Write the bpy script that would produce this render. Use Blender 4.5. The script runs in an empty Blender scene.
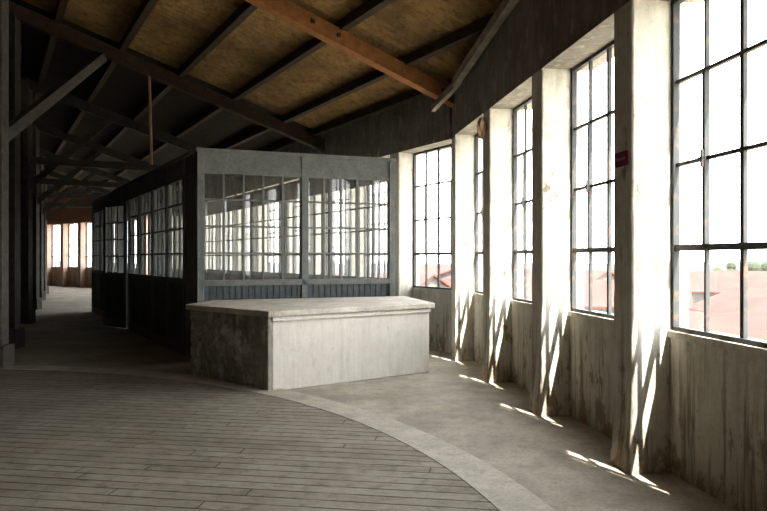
import bpy, math, random
from mathutils import Vector, noise
random.seed(7)
S = bpy.context.scene
S.view_settings.view_transform = 'Standard'
try: S.view_settings.look = 'Medium High Contrast'
except Exception: pass
S.view_settings.exposure = 0.0

# ------------------------------------------------------------------ materials
def newmat(name):
    m = bpy.data.materials.new(name); m.use_nodes = True
    nt = m.node_tree
    for n in list(nt.nodes): nt.nodes.remove(n)
    out = nt.nodes.new('ShaderNodeOutputMaterial')
    return m, nt, out
def N(nt, t, **kw):
    n = nt.nodes.new(t)
    for k, v in kw.items(): setattr(n, k, v)
    return n
def L(nt, a, b): nt.links.new(a, b)
def mixc(nt, fac, a, b, mode='MIX'):
    m = N(nt, 'ShaderNodeMix', data_type='RGBA', blend_type=mode)
    if hasattr(fac, 'name'): L(nt, fac, m.inputs[0])
    else: m.inputs[0].default_value = fac
    for idx, c in ((6, a), (7, b)):
        if isinstance(c, tuple): m.inputs[idx].default_value = (c[0], c[1], c[2], 1)
        else: L(nt, c, m.inputs[idx])
    return m.outputs[2]
def nz(nt, co, scale, detail=4, rough=.55, stretch=None):
    if stretch:
        mp = N(nt, 'ShaderNodeMapping'); mp.inputs['Scale'].default_value = stretch
        L(nt, co, mp.inputs[0]); co = mp.outputs[0]
    n = N(nt, 'ShaderNodeTexNoise'); n.inputs['Scale'].default_value = scale
    n.inputs['Detail'].default_value = detail; n.inputs['Roughness'].default_value = rough
    L(nt, co, n.inputs['Vector']); return n.outputs[0]
def ramp(nt, fac, a, b):
    r = N(nt, 'ShaderNodeMapRange'); r.inputs[1].default_value = a; r.inputs[2].default_value = b
    L(nt, fac, r.inputs[0]); return r.outputs[0]
def mth(nt, op, a, b=None):
    m = N(nt, 'ShaderNodeMath', operation=op)
    for i, v in enumerate((a, b)):
        if v is None: continue
        if isinstance(v, (int, float)): m.inputs[i].default_value = v
        else: L(nt, v, m.inputs[i])
    return m.outputs[0]
def finish(nt, out, col, rough=.8, bump=None, bstr=.3, bdist=.01, spec=.3):
    p = N(nt, 'ShaderNodeBsdfPrincipled')
    if isinstance(col, tuple): p.inputs['Base Color'].default_value = (*col, 1)
    else: L(nt, col, p.inputs['Base Color'])
    if isinstance(rough, (int, float)): p.inputs['Roughness'].default_value = rough
    else: L(nt, rough, p.inputs['Roughness'])
    p.inputs['Specular IOR Level'].default_value = spec
    if bump is not None:
        b = N(nt, 'ShaderNodeBump'); b.inputs['Strength'].default_value = bstr; b.inputs['Distance'].default_value = bdist
        L(nt, bump, b.inputs['Height']); L(nt, b.outputs[0], p.inputs['Normal'])
    L(nt, p.outputs[0], out.inputs[0])
def coord(nt):
    return N(nt, 'ShaderNodeTexCoord').outputs['Object']

def plaster(name, base, dirt, bare, dirt_amt=.5, low=True, patch=(.60,.66), bstr=.6, rust=None):
    m, nt, out = newmat(name); co = coord(nt)
    sep = N(nt, 'ShaderNodeSeparateXYZ'); L(nt, co, sep.inputs[0])
    big = ramp(nt, nz(nt, co, 1.3, 6, .65), .35, .7)
    c = mixc(nt, mth(nt, 'MULTIPLY', big, dirt_amt), base, dirt)
    drip = ramp(nt, nz(nt, co, 4.2, 7, .7, (3, 3, .25)), .48, .68)
    c = mixc(nt, mth(nt, 'MULTIPLY', drip, .6), c, dirt)
    mott = ramp(nt, nz(nt, co, 7, 6, .7), .48, .66)
    c = mixc(nt, mth(nt, 'MULTIPLY', mott, .35), c, dirt)
    pn = nz(nt, co, 3.2, 9, .74, (1.6, 1.6, .8))
    if low:
        zf = N(nt, 'ShaderNodeMapRange'); zf.inputs[1].default_value = 0; zf.inputs[2].default_value = .9
        zf.inputs[3].default_value = .11; zf.inputs[4].default_value = 0; L(nt, sep.outputs[2], zf.inputs[0])
        pn = mth(nt, 'ADD', pn, zf.outputs[0])
        gz = ramp(nt, mth(nt, 'ADD', sep.outputs[2], mth(nt, 'MULTIPLY', nz(nt, co, 2.2, 6, .7), 1.6)), 2.1, .7)
        c = mixc(nt, mth(nt, 'MULTIPLY', gz, .55), c, dirt)
        # dark run-off stains under the sills
        rn = nz(nt, co, 5, 7, .7, (2.6, 2.6, .18))
        rz = ramp(nt, sep.outputs[2], 1.25, .55)
        c = mixc(nt, mth(nt, 'MULTIPLY', mth(nt, 'MULTIPLY', ramp(nt, rn, .50, .62), rz), .75), c, (.17,.14,.105))
    pf = ramp(nt, pn, *patch)
    c = mixc(nt, mth(nt, 'MULTIPLY', pf, .85), c, bare)
    if rust:
        c = mixc(nt, mth(nt, 'MULTIPLY', ramp(nt, nz(nt, co, 4.5, 5, .7), .66, .72), .6), c, rust)
    speck = ramp(nt, nz(nt, co, 24, 4, .7), .58, .68)
    c = mixc(nt, mth(nt, 'MULTIPLY', speck, .45), c, dirt)
    h = mth(nt, 'SUBTRACT', nz(nt, co, 14, 6, .65), mth(nt, 'MULTIPLY', pf, .6))
    finish(nt, out, c, .9, h, bstr, .015, .15)
    return m
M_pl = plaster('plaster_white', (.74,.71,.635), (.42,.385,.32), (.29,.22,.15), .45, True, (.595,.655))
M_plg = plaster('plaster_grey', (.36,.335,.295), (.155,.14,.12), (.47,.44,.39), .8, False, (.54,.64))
M_plr = plaster('plaster_reddish', (.40,.22,.15), (.24,.14,.10), (.46,.34,.26), .6, False)
M_plp = plaster('plaster_pinkish', (.66,.52,.44), (.44,.32,.26), (.35,.24,.18), .5, True)
M_cnt = plaster('counter_paint', (.76,.73,.67), (.56,.52,.46), (.44,.39,.32), .4, False, (.62,.68), .25, (.50,.28,.24))
M_cside = plaster('counter_render', (.42,.395,.34), (.20,.185,.16), (.56,.53,.47), .9, False, (.52,.6), .8)

def concrete(name, a, b, sc=1.2, rust=None):
    m, nt, out = newmat(name); co = coord(nt)
    c = mixc(nt, ramp(nt, nz(nt, co, sc, 8, .7), .38, .62), a, b)
    c = mixc(nt, mth(nt, 'MULTIPLY', ramp(nt, nz(nt, co, 6, 6, .7), .48, .66), .4), c, tuple(x*.65 for x in b))
    c = mixc(nt, mth(nt, 'MULTIPLY', ramp(nt, nz(nt, co, 34, 4, .7), .5, .7), .5), c, tuple(x*.5 for x in b))
    if rust:
        c = mixc(nt, mth(nt, 'MULTIPLY', ramp(nt, nz(nt, co, 5, 4, .6), .60, .66), .6), c, rust)
    finish(nt, out, c, .78, nz(nt, co, 18, 6, .6), .4, .012, .25)
    return m
M_floor = concrete('floor_concrete', (.45,.405,.335), (.30,.27,.22))
M_strip = concrete('strip_concrete', (.52,.48,.41), (.40,.365,.31), 2.0)
M_top = concrete('counter_slab', (.64,.60,.52), (.47,.43,.37), 2.5, (.42,.22,.18))

def planks():
    m, nt, out = newmat('floor_planks'); co = coord(nt)
    mp = N(nt, 'ShaderNodeMapping'); mp.inputs['Rotation'].default_value = (0, 0, math.radians(9)); L(nt, co, mp.inputs[0])
    sep = N(nt, 'ShaderNodeSeparateXYZ'); L(nt, mp.outputs[0], sep.inputs[0])
    W = .135
    row = mth(nt, 'DIVIDE', sep.outputs[1], W)
    fl = mth(nt, 'FLOOR', row); fr = mth(nt, 'FRACT', row)
    wn0 = N(nt, 'ShaderNodeTexWhiteNoise', noise_dimensions='1D'); L(nt, fl, wn0.inputs['W'])
    xx = mth(nt, 'ADD', mth(nt, 'DIVIDE', sep.outputs[0], 3.2), mth(nt, 'MULTIPLY', wn0.outputs[0], 7))
    flx = mth(nt, 'FLOOR', xx); frx = mth(nt, 'FRACT', xx)
    wn = N(nt, 'ShaderNodeTexWhiteNoise', noise_dimensions='1D')
    L(nt, mth(nt, 'ADD', mth(nt, 'MULTIPLY', flx, 13.7), mth(nt, 'MULTIPLY', fl, 3.1)), wn.inputs['W'])
    grain = nz(nt, mp.outputs[0], 5, 7, .75, (1, 12, 1))
    c = mixc(nt, wn.outputs[0], (.265,.235,.19), (.34,.305,.25))
    c = mixc(nt, mth(nt, 'MULTIPLY', ramp(nt, grain, .42, .66), .65), c, (.11,.095,.075))
    c = mixc(nt, mth(nt, 'MULTIPLY', ramp(nt, nz(nt, co, .8, 7, .7), .42, .62), .45), c, (.43,.395,.335))
    c = mixc(nt, mth(nt, 'MULTIPLY', ramp(nt, nz(nt, co, 9, 6, .75), .5, .66), .5), c, (.12,.105,.08))
    g1 = mth(nt, 'GREATER_THAN', mth(nt, 'ABSOLUTE', mth(nt, 'SUBTRACT', fr, .5)), .44)
    g2 = mth(nt, 'GREATER_THAN', mth(nt, 'ABSOLUTE', mth(nt, 'SUBTRACT', frx, .5)), .4985)
    gap = mth(nt, 'MAXIMUM', g1, g2)
    gs = mth(nt, 'MULTIPLY', gap, ramp(nt, nz(nt, co, 1.7, 5, .6), .22, .5))
    c = mixc(nt, mth(nt, 'MULTIPLY', gs, .85), c, (.04,.034,.026))
    h = mth(nt, 'SUBTRACT', mth(nt, 'MULTIPLY', grain, .5), gap)
    finish(nt, out, c, .75, h, .5, .008, .25)
    return m
M_planks = planks()

def timber(name, a, b, rough=.8):
    m, nt, out = newmat(name); co = coord(nt)
    g = nz(nt, co, 3, 6, .7, (2, 2, 2)); g2 = nz(nt, co, 30, 4, .6)
    c = mixc(nt, ramp(nt, g, .35, .68), a, b)
    c = mixc(nt, mth(nt, 'MULTIPLY', ramp(nt, g2, .5, .7), .4), c, tuple(x*.5 for x in a))
    finish(nt, out, c, rough, g2, .3, .005, .25)
    return m
M_dark = timber('timber_dark', (.050,.036,.024), (.085,.062,.040))
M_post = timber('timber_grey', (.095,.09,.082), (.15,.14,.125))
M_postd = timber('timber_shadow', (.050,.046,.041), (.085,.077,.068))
M_beam = timber('timber_brown', (.42,.20,.08), (.25,.12,.055))
M_plate = timber('timber_pale', (.44,.39,.31), (.26,.22,.17))
M_roofshade = timber('roof_shade', (.026,.019,.014), (.045,.033,.023))  # roof past the second truss: shade behind the booth put into its colour
M_booth = timber('booth_paint', (.175,.188,.185), (.25,.26,.25), .55)
M_boothd = timber('booth_boards', (.095,.11,.118), (.14,.155,.16), .55)
M_rod = timber('rod_wood', (.45,.32,.18), (.33,.24,.14))
M_rag = timber('rag_cloth', (.40,.28,.18), (.25,.17,.11))
M_sign = timber('sign_red', (.22,.03,.09), (.30,.06,.14))
M_wallin = timber('inner_boards', (.028,.024,.021), (.045,.038,.032))
def steel():
    m, nt, out = newmat('window_steel'); co = coord(nt)
    c = mixc(nt, ramp(nt, nz(nt, co, 12, 4, .6), .5, .7), (.045,.05,.052), (.12,.085,.06))
    finish(nt, out, c, .6, None, spec=.4); return m
M_steel = steel()
def glass(name, tint, gl, dirt, base=0.0):
    m, nt, out = newmat(name)
    t = N(nt, 'ShaderNodeBsdfTransparent'); t.inputs[0].default_value = (*tint, 1)
    g = N(nt, 'ShaderNodeBsdfGlossy'); g.inputs['Roughness'].default_value = .03
    d = N(nt, 'ShaderNodeBsdfDiffuse'); d.inputs[0].default_value = (.6,.59,.56,1)
    tl = N(nt, 'ShaderNodeBsdfTranslucent'); tl.inputs[0].default_value = (.75,.75,.72,1)
    m0 = N(nt, 'ShaderNodeMixShader'); m0.inputs[0].default_value = .6
    L(nt, d.outputs[0], m0.inputs[1]); L(nt, tl.outputs[0], m0.inputs[2])
    m1 = N(nt, 'ShaderNodeMixShader'); m1.inputs[0].default_value = gl
    L(nt, t.outputs[0], m1.inputs[1]); L(nt, g.outputs[0], m1.inputs[2])
    m2 = N(nt, 'ShaderNodeMixShader')
    co = coord(nt)
    L(nt, mth(nt, 'ADD', mth(nt, 'MULTIPLY', ramp(nt, nz(nt, co, 1.5, 5, .6), .35, .75), dirt), base), m2.inputs[0])
    L(nt, m1.outputs[0], m2.inputs[1]); L(nt, m0.outputs[0], m2.inputs[2])
    L(nt, m2.outputs[0], out.inputs[0]); return m
M_glass = glass('window_glass', (.97,.98,.98), .04, .05)
M_bglass = glass('booth_glass', (.96,.97,.96), .08, .14, .12)
def corr():
    m, nt, out = newmat('roof_sheet'); co = coord(nt)
    c = mixc(nt, ramp(nt, nz(nt, co, .9, 7, .7), .38, .62), (.40,.265,.115), (.22,.145,.07))
    c = mixc(nt, mth(nt, 'MULTIPLY', ramp(nt, nz(nt, co, 7, 6, .75), .47, .64), .6), c, (.10,.068,.038))
    finish(nt, out, c, .8, None, spec=.2); return m
M_corr = corr()
def simple(name, a, b, sc=1.0, r=.9):
    m, nt, out = newmat(name); co = coord(nt)
    c = mixc(nt, ramp(nt, nz(nt, co, sc, 5, .6), .35, .68), a, b)
    finish(nt, out, c, r, None, spec=.1); return m
M_ground = simple('town_ground', (.42,.38,.32), (.30,.29,.24), .05)
M_hill = simple('hill_ground', (.10,.11,.12), (.075,.085,.095), .02)
M_roof = simple('roof_tiles', (.105,.042,.036), (.085,.032,.028), .5)
M_house = simple('house_wall', (.12,.11,.10), (.09,.08,.073), .3)
M_leaf = simple('tree_leaf', (.030,.036,.022), (.045,.052,.034), 1)
M_trunk = simple('tree_bark', (.05,.045,.04), (.07,.06,.05), 1)

# ------------------------------------------------------------------ mesh builder
class MB:
    def __init__(s, name, mats):
        s.name, s.mats, s.v, s.f, s.m = name, mats, [], [], []
    def face(s, pts, mi=0):
        i = len(s.v); s.v += [tuple(p) for p in pts]; s.f.append(tuple(range(i, i+len(pts)))); s.m.append(mi)
    def hexa(s, b, t, mi=0):
        i = len(s.v); n = len(b); s.v += [tuple(p) for p in b] + [tuple(p) for p in t]
        s.f.append(tuple(i+k for k in range(n))[::-1]); s.m.append(mi)
        s.f.append(tuple(i+n+k for k in range(n))); s.m.append(mi)
        for k in range(n):
            k2 = (k+1) % n
            s.f.append((i+k, i+k2, i+n+k2, i+n+k)); s.m.append(mi)
    def rings(s, rs, mi=0):
        i = len(s.v); n = len(rs[0])
        for r in rs: s.v += [tuple(p) for p in r]
        for j in range(len(rs)-1):
            for k in range(n):
                k2 = (k+1) % n
                s.f.append((i+j*n+k, i+j*n+k2, i+(j+1)*n+k2, i+(j+1)*n+k)); s.m.append(mi)
        s.f.append(tuple(i+k for k in range(n))[::-1]); s.m.append(mi)
        e = i+(len(rs)-1)*n
        s.f.append(tuple(e+k for k in range(n))); s.m.append(mi)
    def prism(s, poly, z0, z1, mi=0):
        a = sum(poly[k][0]*poly[(k+1)%len(poly)][1]-poly[(k+1)%len(poly)][0]*poly[k][1] for k in range(len(poly)))
        if a < 0: poly = poly[::-1]
        f0 = z0 if callable(z0) else (lambda x, y: z0)
        f1 = z1 if callable(z1) else (lambda x, y: z1)
        s.hexa([(p[0], p[1], f0(p[0], p[1])) for p in poly], [(p[0], p[1], f1(p[0], p[1])) for p in poly], mi)
    def lbox(s, O, T, Nn, s0, s1, n0, n1, z0, z1, mi=0):
        P = lambda a, b: (O[0]+T[0]*a+Nn[0]*b, O[1]+T[1]*a+Nn[1]*b)
        s.prism([P(s0, n0), P(s1, n0), P(s1, n1), P(s0, n1)], z0, z1, mi)
    def beam(s, p0, p1, w, h, mi=0):
        p0, p1 = Vector(p0), Vector(p1); d = (p1-p0).normalized()
        up = Vector((0, 0, 1))
        if abs(d.z) > .95: up = Vector((0, 1, 0))
        r = d.cross(up).normalized(); u = r.cross(d).normalized()
        q = [(-w/2, -h/2), (w/2, -h/2), (w/2, h/2), (-w/2, h/2)]
        s.hexa([p0+r*a+u*b for a, b in q], [p1+r*a+u*b for a, b in q], mi)
    def build(s, bevel=0, parent=None):
        me = bpy.data.meshes.new(s.name); me.from_pydata(s.v, [], s.f)
        for m in s.mats: me.materials.append(m)
        for p, mi in zip(me.polygons, s.m): p.material_index = mi
        me.update()
        import bmesh
        bm = bmesh.new(); bm.from_mesh(me); bmesh.ops.recalc_face_normals(bm, faces=bm.faces); bm.to_mesh(me); bm.free()
        o = bpy.data.objects.new(s.name, me); S.collection.objects.link(o)
        if bevel:
            b = o.modifiers.new('bevel', 'BEVEL'); b.width = bevel; b.segments = 2; b.limit_method = 'ANGLE'; b.angle_limit = math.radians(60)
        if parent: o.parent = parent
        return o
def empty(name):
    e = bpy.data.objects.new(name, None); S.collection.objects.link(e); return e

# ------------------------------------------------------------------ plan geometry (metres)
U = (-.5, .8660254); V = (-.8660254, -.5); C0 = (1.306, 10.9)
SL = .313; RIDGE = 11.0
def uv(x, y): dx, dy = x-C0[0], y-C0[1]; return dx*U[0]+dy*U[1], dx*V[0]+dy*V[1]
def xy(u, v): return C0[0]+U[0]*u+V[0]*v, C0[1]+U[1]*u+V[1]*v
def line_z(v): return 4.08+SL*v if v < RIDGE else 4.08+SL*(2*RIDGE-v)
def roof_z(x, y): return line_z(uv(x, y)[1])+.24
def v_w(u):
    if u < 0: return -.391*u
    if u < 26: return 0.
    return .414*(u-26)

P1 = (2.14, 5.08); T1 = (-.1297, .9916); N1 = (-.9916, -.1297)
C = (1.35, 11.09); T2 = U; N2 = V
C3 = (C[0]+T2[0]*26, C[1]+T2[1]*26); T3 = (-.7934, .6088); N3 = (-.6088, -.7934)
def at(O, T, Nn, a, b): return (O[0]+T[0]*a+Nn[0]*b, O[1]+T[1]*a+Nn[1]*b)
SILL, HEAD, WW = 1.06, 3.52, 1.56
win_n = [0]
def window(O, T, Nn, s0, glassy=True):
    win_n[0] += 1
    mb = MB('window_%d' % win_n[0], [M_steel, M_glass])
    s1 = s0+WW; fr = .032; n0, n1 = -.06, -.03
    mb.lbox(O, T, Nn, s0, s0+fr, n0, n1+.02, SILL, HEAD)
    mb.lbox(O, T, Nn, s1-fr, s1, n0, n1+.02, SILL, HEAD)
    mb.lbox(O, T, Nn, s0, s1, n0, n1+.02, SILL, SILL+fr)
    mb.lbox(O, T, Nn, s0, s1, n0, n1+.02, HEAD-fr, HEAD)
    for k in range(1, 4):
        c = s0+WW*k/4; w = .011 if k != 2 else .018
        mb.lbox(O, T, Nn, c-w, c+w, n0, n1, SILL, HEAD)
    H = HEAD-SILL
    for k in range(1, 4):
        z = SILL+H*k/4; w = .012 if k != 1 else .022
        mb.lbox(O, T, Nn, s0, s1, n0, n1+(.01 if k == 1 else 0), z-w, z+w)
    a, b = s0+WW*.25, s0+WW*.75
    for c in (a, b): mb.lbox(O, T, Nn, c-.016, c+.016, n0+.01, n1+.012, SILL+H/4, SILL+H*.75)
    mb.lbox(O, T, Nn, b-.010, b+.010, n1, n1+.03, SILL+H*.5-.06, SILL+H*.5+.06)
    mb.lbox(O, T, Nn, b-.010, b+.045, n1+.02, n1+.03, SILL+H*.5-.01, SILL+H*.5+.01)
    q = [at(O, T, Nn, s0, -.045), at(O, T, Nn, s1, -.045)]
    mb.face([(q[0][0], q[0][1], SILL), (q[1][0], q[1][1], SILL), (q[1][0], q[1][1], HEAD), (q[0][0], q[0][1], HEAD)], 1)
    mb.build()

def alcove(mb, O, T, Nn, s0):
    s1 = s0+WW
    mb.lbox(O, T, Nn, s0-.02, s1+.02, -.25, 0, -.3, SILL-.05, 0)
    mb.lbox(O, T, Nn, s0-.02, s1+.02, -.27, .02, SILL-.05, SILL, 0)
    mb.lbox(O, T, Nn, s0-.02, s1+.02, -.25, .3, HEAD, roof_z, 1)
def pier(mb, O, T, Nn, s0, s1):
    rs = []; K = 44
    q = at(O, T, Nn, s0, 0)
    def jit(a, amp, z):
        return amp*noise.noise(Vector((q[0]*7+a*11, q[1]*7, z*4)))+amp*.6*noise.noise(Vector((q[0]*3+a*5, q[1]*9, z*17)))
    for j in range(K+1):
        z = HEAD*j/K
        foot = .03*max(0, 1-z/.5)**1.5
        wear = .008+.018*max(0, 1-z/1.2)
        c1 = .012+abs(jit(1, wear, z)); c2 = .012+abs(jit(2, wear, z))
        nn = .3+foot+jit(3, .003, z)
        if j == K: c1 = c2 = .012; nn = .3
        L_ = s0-foot*.6+jit(4, .003, z)*(j < K); R_ = s1+foot*.6+jit(5, .003, z)*(j < K)
        pts = [(s0, -.15), (s1, -.15), (R_, -.02), (R_, nn-c2), (R_-c2*.4, nn-c2*.4), (R_-c2, nn), (L_+c1, nn), (L_+c1*.4, nn-c1*.4), (L_, nn-c1), (L_, -.02)]
        rs.append([(*at(O, T, Nn, a, b), z) for a, b in pts])
    mb.rings(rs, 0)
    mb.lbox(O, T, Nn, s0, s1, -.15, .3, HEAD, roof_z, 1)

w1 = MB('wall_right', [M_pl, M_plg])
PITCH = 1.86
for k in range(-7, 4):
    far = PITCH*k
    alcove(w1, P1, T1, N1, far-WW); window(P1, T1, N1, far-WW)
    if k < 3: pier(w1, P1, T1, N1, far, far+PITCH-WW)
s_back = PITCH*-7-WW
pier(w1, P1, T1, N1, s_back-.3, s_back)
far = PITCH*3
poly = [at(P1, T1, N1, far, -.25), at(P1, T1, N1, far, .3), (1.10, 10.95), at(C, T2, N2, .07, 0), at(C, T2, N2, .07, -.25), at(C, T2, N2, -.05, -.3)]
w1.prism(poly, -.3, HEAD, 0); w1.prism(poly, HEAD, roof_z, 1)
w1.build()
w2 = MB('wall_back_right', [M_pl, M_plg])
for k in range(14):
    a = .07+1.88*k
    if a+WW > 26: break
    alcove(w2, C, T2, N2, a); window(C, T2, N2, a); pier(w2, C, T2, N2, a+WW, a+1.88)
w2.build()
w3 = MB('wall_far', [M_plp, M_plr])
for k in range(8):
    a = .5+1.88*k
    pier(w3, C3, T3, N3, a-.32, a); alcove(w3, C3, T3, N3, a); window(C3, T3, N3, a)
w3.build()
EndF = at(C3, T3, N3, .5+1.88*8, 0)
E1 = at(P1, T1, N1, s_back-.3, -.25)

def solidwall(name, p, q, th, mat):
    mb = MB(name, [mat]); dx, dy = q[0]-p[0], q[1]-p[1]; l = math.hypot(dx, dy); t = (dx/l, dy/l); n = (-t[1], t[0])
    K = max(1, int(l/1.5))
    for k in range(K):
        mb.lbox(p, t, n, l*k/K, l*(k+1)/K, 0, th, -.3, roof_z)
    return mb.build()
solidwall('wall_behind', (-15, E1[1]), E1, -.25, M_plg)
solidwall('wall_left', (-15, 11.2), (-15, E1[1]), -.25, M_plg)
solidwall('wall_return', (-6.35, 11.2), (-15, 11.2), -.25, M_wallin)
solidwall('wall_inner', (-6.3, 11.0), (-15.2, 30), .2, M_wallin)
solidwall('wall_inner_far', (-15.2, 30), (EndF[0], 36), .2, M_wallin)
solidwall('wall_end', (EndF[0], 36), (EndF[0]-.1, EndF[1]), .2, M_plg)

# ------------------------------------------------------------------ floor
fl = MB('floor', [M_floor])
fp = [at(P1, T1, N1, s_back-.3, -.2), (-15.2, E1[1]), (-15.2, 11.3), (-8.5, 11.3), (-16.5, 30), (EndF[0]-.2, 36), (EndF[0]-.2, EndF[1]), at(C3, T3, N3, 0, -.2), at(C, T2, N2, 0, -.2)]
fl.prism(fp, -.3, 0)
fl.build()
CX, CY, R = -6.1, 2.7, 7.0
pf = MB('floor_planked', [M_planks])
pts = []
for k in range(180):
    a = 2*math.pi*k/180
    pts.append((CX+R*math.cos(a), CY+R*math.sin(a)))
pf.prism(pts, 0.001, .02); pf.build()
st = MB('trim_1', [M_strip])
for k in range(180):
    a0, a1 = 2*math.pi*k/180, 2*math.pi*(k+1)/180
    P = lambda r, a: (CX+r*math.cos(a), CY+r*math.sin(a))
    st.prism([P(R, a0), P(R+.34, a0), P(R+.34, a1), P(R, a1)], .001, .024)
o = st.build()

# ------------------------------------------------------------------ ceiling
ce = MB('ceiling', [M_corr, M_roofshade])
def strip(u0, z_off0, u1, z_off1, mi):
    a0, a1 = v_w(u0)-.35, v_w(u1)-.35
    def pt(u, v, o): x, y = xy(u, v); return (x, y, line_z(v)+.24+o)
    ce.face([pt(u0, a0, z_off0), pt(u1, a1, z_off1), pt(u1, RIDGE, z_off1), pt(u0, RIDGE, z_off0)], mi)
    ce.face([pt(u0, RIDGE, z_off0), pt(u1, RIDGE, z_off1), pt(u1, 26, z_off1), pt(u0, 26, z_off0)], mi)
PER = .16; NC = 1200; u_a = 5.0-NC*PER/6
def wv(k): return .028*math.sin(2*math.pi*k/6)
for k in range(NC):
    strip(u_a+k*PER/6, wv(k), u_a+(k+1)*PER/6, wv(k+1), 0)
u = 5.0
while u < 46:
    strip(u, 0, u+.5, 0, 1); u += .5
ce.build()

pur = MB('roof_purlins', [M_dark])
for k in range(1, 10):
    v = .02+1.1*k
    u0 = -(v-.2)/.391
    u1 = min(26+(v-.2)/.414, 44)
    a, b = xy(u0, v), xy(u1, v)
    pur.beam((*a, line_z(v)+.145), (*b, line_z(v)+.145), .12, .14)
a, b = xy(.2, .42), xy(26, .42)
pur.beam((*a, line_z(.42)+.14), (*b, line_z(.42)+.14), .11, .13)
pur.build()

def post_v(u): return 6.35-.0857*(u-3.9) if u > 3 else 7.5
for u in (-10, -5, 0, 5, 10, 15, 20, 25):
    vs = max(.12, v_w(u)+.12)
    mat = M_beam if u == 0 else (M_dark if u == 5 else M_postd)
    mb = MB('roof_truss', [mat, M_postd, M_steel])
    a, b = xy(u, vs), xy(u, RIDGE)
    w, h = (.17, .22) if u <= 0 else (.16, .24)
    mb.beam((*a, line_z(vs)-.03), (*b, line_z(RIDGE)-.03), w, h, 0)
    if u == 0:
        for vv in (.5, 2.3, 2.7):
            p = xy(u-.07, vv); q = xy(u-.12, vv)
            mb.beam((*p, line_z(vv)-.03), (*q, line_z(vv)-.03), .05, .05, 2)
    if u >= 5:
        pv = post_v(u)
        p = xy(u, pv)
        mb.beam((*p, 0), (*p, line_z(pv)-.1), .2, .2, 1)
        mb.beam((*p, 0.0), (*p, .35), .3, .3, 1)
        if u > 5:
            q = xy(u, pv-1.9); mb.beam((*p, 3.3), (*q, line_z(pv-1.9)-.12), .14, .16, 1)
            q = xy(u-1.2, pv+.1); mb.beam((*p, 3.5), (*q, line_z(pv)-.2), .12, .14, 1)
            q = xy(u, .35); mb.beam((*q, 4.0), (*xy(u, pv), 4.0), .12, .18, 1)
        if u < 25:
            q = xy(u+1.6, pv-.14); mb.beam((*p, 3.5), (*q, line_z(pv)-.2), .12, .14, 1)
    mb.build()

pa = MB('timber_post', [M_post])
ax, ay = -5.60, 9.9
pa.beam((ax, ay, 0.001), (ax, ay, roof_z(ax, ay)-.2), .19, .19)
pa.beam((ax, ay, 0.001), (ax, ay, .34), .3, .3)
q = xy(5, 4.75)
pa.beam((ax, ay+.05, 3.35), (q[0], q[1], line_z(4.75)-.16), .13, .17)
pa.build(.008)

wp = MB('wall_plate_timber', [M_plate])
def wpp(d): return (1.77-.14*(d-5.1), d, 4.23+.107*(9.92-d))
wp.beam(wpp(1.0), wpp(10.1), .10, .13)
e = wpp(9.8)
wp.beam((e[0]+.02, e[1]+.2, 4.22), (e[0]-.35, e[1]+.85, 3.93), .08, .1)
wp.build(.005)

rod = MB('hanging_rod', [M_rod])
q = xy(5, 3.9)
rod.beam((q[0], q[1], 5.2), (q[0]+.06, q[1]-.05, 3.42), .04, .04)
rod.build()

# ------------------------------------------------------------------ counter
def counter():
    e = empty('concrete_counter')
    top = [(-2.68, 9.20), (-1.36, 8.02), (.72, 9.50), (.36, 11.22), (-2.55, 10.18)]
    def inset(d):
        n = len(top); res = []
        ed = []
        for i in range(n):
            a, b = top[i], top[(i+1) % n]; dx, dy = b[0]-a[0], b[1]-a[1]; l = math.hypot(dx, dy)
            nn = (-dy/l, dx/l); ed.append(((a[0]+nn[0]*d, a[1]+nn[1]*d), (dx/l, dy/l)))
        for i in range(n):
            (p, r), (q, s) = ed[i-1], ed[i]
            cr = r[0]*s[1]-r[1]*s[0]; t = ((q[0]-p[0])*s[1]-(q[1]-p[1])*s[0])/cr
            res.append((p[0]+r[0]*t, p[1]+r[1]*t))
        return res
    body = inset(.07)
    b = MB('body', [M_cnt, M_cside]); b.prism(body, 0.0, .90, 0)
    L0, F0, R0 = body[0], body[1], body[2]
    dx, dy = F0[0]-L0[0], F0[1]-L0[1]; l = math.hypot(dx, dy); t = (dx/l, dy/l); n = (t[1], -t[0])
    b.build(.012, e)
    r = MB('rendered_side', [M_cside])
    nx, nzz = 64, 40
    for i in range(nx+1):
        for j in range(nzz+1):
            s = (l-.16)*i/nx; z = .9*j/nzz
            o = .014+.026*noise.noise(Vector((s*8, z*8, 3)))+.018*noise.noise(Vector((s*22, z*22, 1)))
            o = max(o, .002)
            p = at(L0, t, n, s, o); r.v.append((p[0], p[1], z))
    for i in range(nx):
        for j in range(nzz):
            a = i*(nzz+1)+j; r.f.append((a, a+nzz+1, a+nzz+2, a+1)); r.m.append(0)
    r.build(0, e)
    c = MB('corner_pilaster', [M_cside]); c.lbox(L0, t, n, l-.16, l+.01, -.05, .035, 0, .9); c.build(.01, e)
    s = MB('slab', [M_top]); s.prism(top, .90, .972); s.build(.012, e)
    dx, dy = R0[0]-F0[0], R0[1]-F0[1]; l = math.hypot(dx, dy); t = (dx/l, dy/l); n = (t[1], -t[0])
    m = MB('front_lip', [M_cnt]); m.lbox(F0, t, n, .02, l, -.02, .035, .84, .90); m.build(.01, e)
counter()

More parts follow.
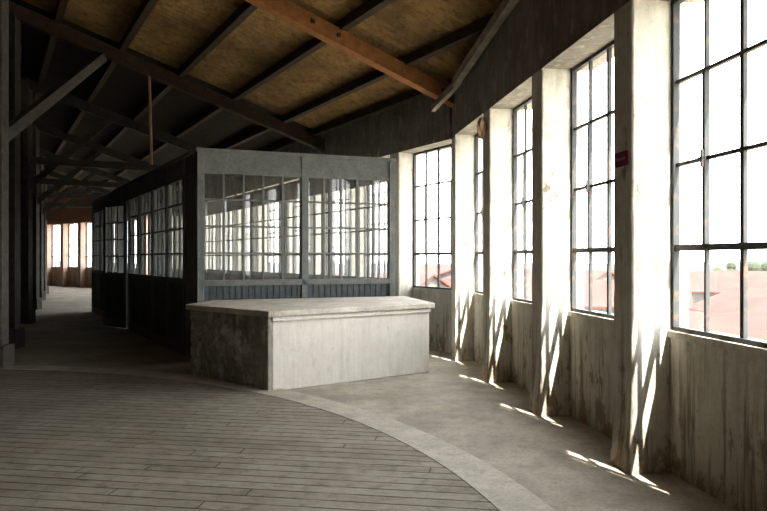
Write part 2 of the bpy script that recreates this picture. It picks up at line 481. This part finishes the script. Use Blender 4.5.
# ------------------------------------------------------------------ glazed booth
def booth():
    e = empty('glazed_booth')
    FL, FR = (-2.81, 10.42), (.127, 11.5)
    T = (-.51, .8602)
    ZG0, ZG1, ZT = 1.26, 2.92, 3.28
    def glazed(name, p, q, segs, cornice=True):
        dx, dy = q[0]-p[0], q[1]-p[1]; l = math.hypot(dx, dy); t = (dx/l, dy/l); n = (t[1], -t[0])
        mb = MB(name, [M_booth, M_boothd, M_bglass])
        s = 0
        mb.lbox(p, t, n, 0, l, -.03, .03, ZG1, ZT-.04, 0)
        mb.lbox(p, t, n, -.06, l+.06, -.06, .07, ZT-.05, ZT, 0)
        mb.lbox(p, t, n, 0, l, -.04, .045, ZG1-.02, ZG1+.05, 0)
        for kind, w, cols in segs:
            a, b = s*l, (s+w)*l; s += w
            mb.lbox(p, t, n, a-.045, a+.045, -.05, .05, 0, ZT-.05, 0)
            if kind == 'door': continue
            if kind == 'panel':
                mb.lbox(p, t, n, a+.04, b-.04, -.02, .02, 0, ZG1, 0)
                mb.lbox(p, t, n, a+.12, b-.12, .02, .035, 1.2, 2.8, 0)
                continue
            mb.lbox(p, t, n, a, b, -.04, .05, ZG0-.09, ZG0, 0)
            mb.lbox(p, t, n, a, b, -.03, .04, .0, .16, 0)
            k = a+.05
            while k < b-.06:
                mb.lbox(p, t, n, k, min(k+.082, b-.045), -.012, .018, .16, ZG0-.09, 1); k += .098
            mb.lbox(p, t, n, a+.04, b-.04, -.014, .004, .16, ZG0-.09, 1)
            cw = (b-a-.09)/cols
            for c in range(cols+1):
                x = a+.045+cw*c; hw = .016 if 0 < c < cols else .022
                mb.lbox(p, t, n, x-hw, x+hw, -.02, .022, ZG0, ZG1, 0)
            for r in range(1, 4):
                z = ZG0+(ZG1-ZG0)*r/4
                mb.lbox(p, t, n, a+.04, b-.04, -.02, .02, z-.014, z+.014, 0)
            g0, g1 = at(p, t, n, a+.04, 0), at(p, t, n, b-.04, 0)
            mb.face([(*g0, ZG0), (*g1, ZG0), (*g1, ZG1), (*g0, ZG1)], 2)
        mb.lbox(p, t, n, l-.045, l+.045, -.05, .05, 0, ZT-.05, 0)
        mb.build(0, e)
    glazed('front_wall', FL, FR, [('g', .52, 5), ('g', .48, 5)])
    LL = 11.4
    BL = (FL[0]+T[0]*LL, FL[1]+T[1]*LL); BR = (FR[0]+T[0]*LL, FR[1]+T[1]*LL)
    glazed('left_wall', BL, FL, [('g', .1343, 4), ('g', .1343, 4), ('g', .1344, 4), ('door', .103, 0), ('g', .1055, 3), ('g', .1055, 3), ('g', .1055, 3), ('g', .1055, 3), ('panel', .072, 0)])
    glazed('right_wall', FR, BR, [('g', .2, 6), ('g', .2, 6), ('g', .2, 6), ('g', .2, 6), ('g', .2, 6)])
    glazed('rear_wall', BR, BL, [('g', .4, 4), ('door', .25, 0), ('g', .35, 4)])
    hp = (FL[0]+T[0]*5.70-.06, FL[1]+T[1]*5.70-.03)
    dd = (-.773, .634)
    dn = (dd[1], -dd[0])
    mb = MB('open_door', [M_booth, M_boothd, M_bglass]); w = .98
    for a, b in ((0, .09), (w-.09, w)): mb.lbox(hp, dd, dn, a, b, -.022, .022, .02, 2.88)
    for a, b in ((.02, .2), (1.16, 1.26), (2.78, 2.88)): mb.lbox(hp, dd, dn, .09, w-.09, -.022, .022, a, b)
    mb.lbox(hp, dd, dn, .09, w-.09, -.01, .01, .2, 1.16, 1)
    for c in (1, 2): x = .09+(w-.18)*c/3; mb.lbox(hp, dd, dn, x-.014, x+.014, -.018, .018, 1.26, 2.78)
    for r in (1, 2, 3): z = 1.26+1.52*r/4; mb.lbox(hp, dd, dn, .09, w-.09, -.018, .018, z-.014, z+.014)
    g0, g1 = at(hp, dd, dn, .09, 0), at(hp, dd, dn, w-.09, 0)
    mb.face([(*g0, 1.26), (*g1, 1.26), (*g1, 2.78), (*g0, 2.78)], 2)
    mb.build(0, e)
booth()

# ------------------------------------------------------------------ little things on the piers
sg = MB('wall_sign', [M_sign, M_plate])
sg.lbox(P1, T1, N1, .06, .24, .296, .312, 2.30, 2.41, 0)
sg.lbox(P1, T1, N1, .08, .22, .312, .314, 2.345, 2.365, 1)
sg.build()
rg = MB('hanging_rag', [M_rag])
O3 = at(P1, T1, N1, PITCH*2+.12, .30)
random.seed(3)
rings = []
for j in range(9):
    z = 3.42-.03*j*1.1; rr = .02+.035*math.sin(j/8*math.pi)+.01*random.random()
    ring = []
    for k in range(10):
        a = 2*math.pi*k/10; r2 = rr*(1+.35*math.sin(3*a+j*.6))
        ring.append((O3[0]+N1[0]*.07+r2*math.cos(a)*1.1, O3[1]+N1[1]*.07+r2*math.sin(a), z))
    rings.append(ring)
rg.rings(rings)
rg.lbox(O3, T1, N1, -.01, .01, -.01, .09, 3.41, 3.43)
rg.build()

# ------------------------------------------------------------------ outside
g = MB('ground', [M_ground]); g.prism([(-300, -300), (500, -300), (500, 600), (-300, 600)], -8.4, -8.0); g.build()
h = MB('hills', [M_hill])
nA = 90; prof = []
for k in range(nA+1):
    a = math.radians(-60+200*k/nA); hh = -1.0+6*abs(noise.noise(Vector((k*.12, 0, 5))))
    prof.append([(230*math.cos(a), 230*math.sin(a), -8), (300*math.cos(a), 300*math.sin(a), hh), (380*math.cos(a), 380*math.sin(a), -8)])
for k in range(nA):
    for j in range(2):
        h.face([prof[k][j], prof[k+1][j], prof[k+1][j+1], prof[k][j+1]])
h.build()
def house(x, y, rot, w, l, eave, ridge):
    mb = MB('house', [M_house, M_roof, M_steel])
    c, s = math.cos(rot), math.sin(rot)
    def W(a, b, z): return (x+a*c-b*s, y+a*s+b*c, z)
    mb.hexa([W(-w, -l, -8), W(w, -l, -8), W(w, l, -8), W(-w, l, -8)], [W(-w, -l, eave), W(w, -l, eave), W(w, l, eave), W(-w, l, eave)], 0)
    for sg_ in (-1, 1):
        mb.hexa([W(sg_*(w+.5), -l-.5, eave-.3), W(0, -l-.5, ridge), W(0, l+.5, ridge), W(sg_*(w+.5), l+.5, eave-.3)],
                [W(sg_*(w+.5), -l-.5, eave-.1), W(0, -l-.5, ridge+.2), W(0, l+.5, ridge+.2), W(sg_*(w+.5), l+.5, eave-.1)], 1)
        mb.face([W(-w, sg_*l, eave), W(w, sg_*l, eave), W(0, sg_*l, ridge)], 0)
        for k in range(-2, 3):
            mb.hexa([W(sg_*w, k*l/3-.4, eave-2), W(sg_*(w+.03), k*l/3-.4, eave-2), W(sg_*(w+.03), k*l/3+.4, eave-2), W(sg_*w, k*l/3+.4, eave-2)],
                    [W(sg_*w, k*l/3-.4, eave-.8), W(sg_*(w+.03), k*l/3-.4, eave-.8), W(sg_*(w+.03), k*l/3+.4, eave-.8), W(sg_*w, k*l/3+.4, eave-.8)], 2)
    mb.build()
for a in [(26, 42, .5, 6, 11, -4.2, -2.4), (40, 60, .2, 6, 12, -3.6, -1.6), (20, 70, 1.2, 6, 10, -2.8, -.8), (22, 100, .7, 7, 12, -2.6, -.2),
          (52, 44, 1.0, 6, 10, -4, -2), (9, 120, .3, 7, 12, -2, .3), (70, 90, .4, 8, 14, -3.4, -1), (-2, 90, .9, 6, 10, -3, -.6), (45, 100, .8, 8, 12, -2.8, -.4)]:
    house(*a)
def tree(x, y, r, z):
    mb = MB('tree', [M_leaf, M_trunk])
    mb.beam((x, y, -8), (x, y, z), .5, .5, 1)
    for q in range(9):
        cx, cy, cz = x+random.uniform(-r, r)*.8, y+random.uniform(-r, r)*.8, z+random.uniform(-.5, .7)*r; rr = r*random.uniform(.3, .5)
        rings = []
        for j in range(7):
            th = math.pi*j/6; rings.append([(cx+rr*math.sin(th)*math.cos(2*math.pi*k/9)*(1+.3*noise.noise(Vector((k, j, q)))), cy+rr*math.sin(th)*math.sin(2*math.pi*k/9), cz+rr*math.cos(th)) for k in range(9)])
        for j in range(6):
            for k in range(9):
                mb.face([rings[j][k], rings[j][(k+1)%9], rings[j+1][(k+1)%9], rings[j+1][k]], 0)
    mb.build()
for a in [(68, 128, 2.8, -2.0), (72, 135, 3, -2.2), (78, 142, 3.0, -2.4), (85, 150, 3.2, -2.2), (6, 62, 1.8, -4.5), (60, 122, 2.4, -2.6)]:
    tree(*a)

# ------------------------------------------------------------------ light
sun = bpy.data.lights.new('sun', 'SUN'); sun.energy = 22; sun.angle = math.radians(.55); sun.color = (1, .94, .84)
so = bpy.data.objects.new('sun', sun); S.collection.objects.link(so)
el = math.radians(57.0); hx, hy = .462, -.887
d = Vector((hx*math.cos(el), hy*math.cos(el), math.sin(el)))
so.rotation_euler = d.to_track_quat('Z', 'Y').to_euler(); so.location = (20, -20, 30)
w = bpy.data.worlds.new('World'); S.world = w; w.use_nodes = True; nt = w.node_tree
bg = nt.nodes['Background']
tc = nt.nodes.new('ShaderNodeTexCoord'); sp = nt.nodes.new('ShaderNodeSeparateXYZ'); nt.links.new(tc.outputs['Generated'], sp.inputs[0])
cr = nt.nodes.new('ShaderNodeValToRGB'); nt.links.new(sp.outputs[2], cr.inputs[0])
cr.color_ramp.elements[0].position = 0; cr.color_ramp.elements[0].color = (1, .985, .95, 1)
cr.color_ramp.elements[1].position = .9; cr.color_ramp.elements[1].color = (.88, .94, 1, 1)
nt.links.new(cr.outputs[0], bg.inputs[0]); bg.inputs[1].default_value = 9.5

cam = bpy.data.cameras.new('camera'); co = bpy.data.objects.new('camera', cam); S.collection.objects.link(co)
co.location = (0, 0, 1.6); co.rotation_euler = (math.pi/2, 0, 0)
cam.sensor_width = 36; cam.lens = 680/767*36; cam.shift_y = 2.5/767; cam.clip_end = 1000
S.camera = co
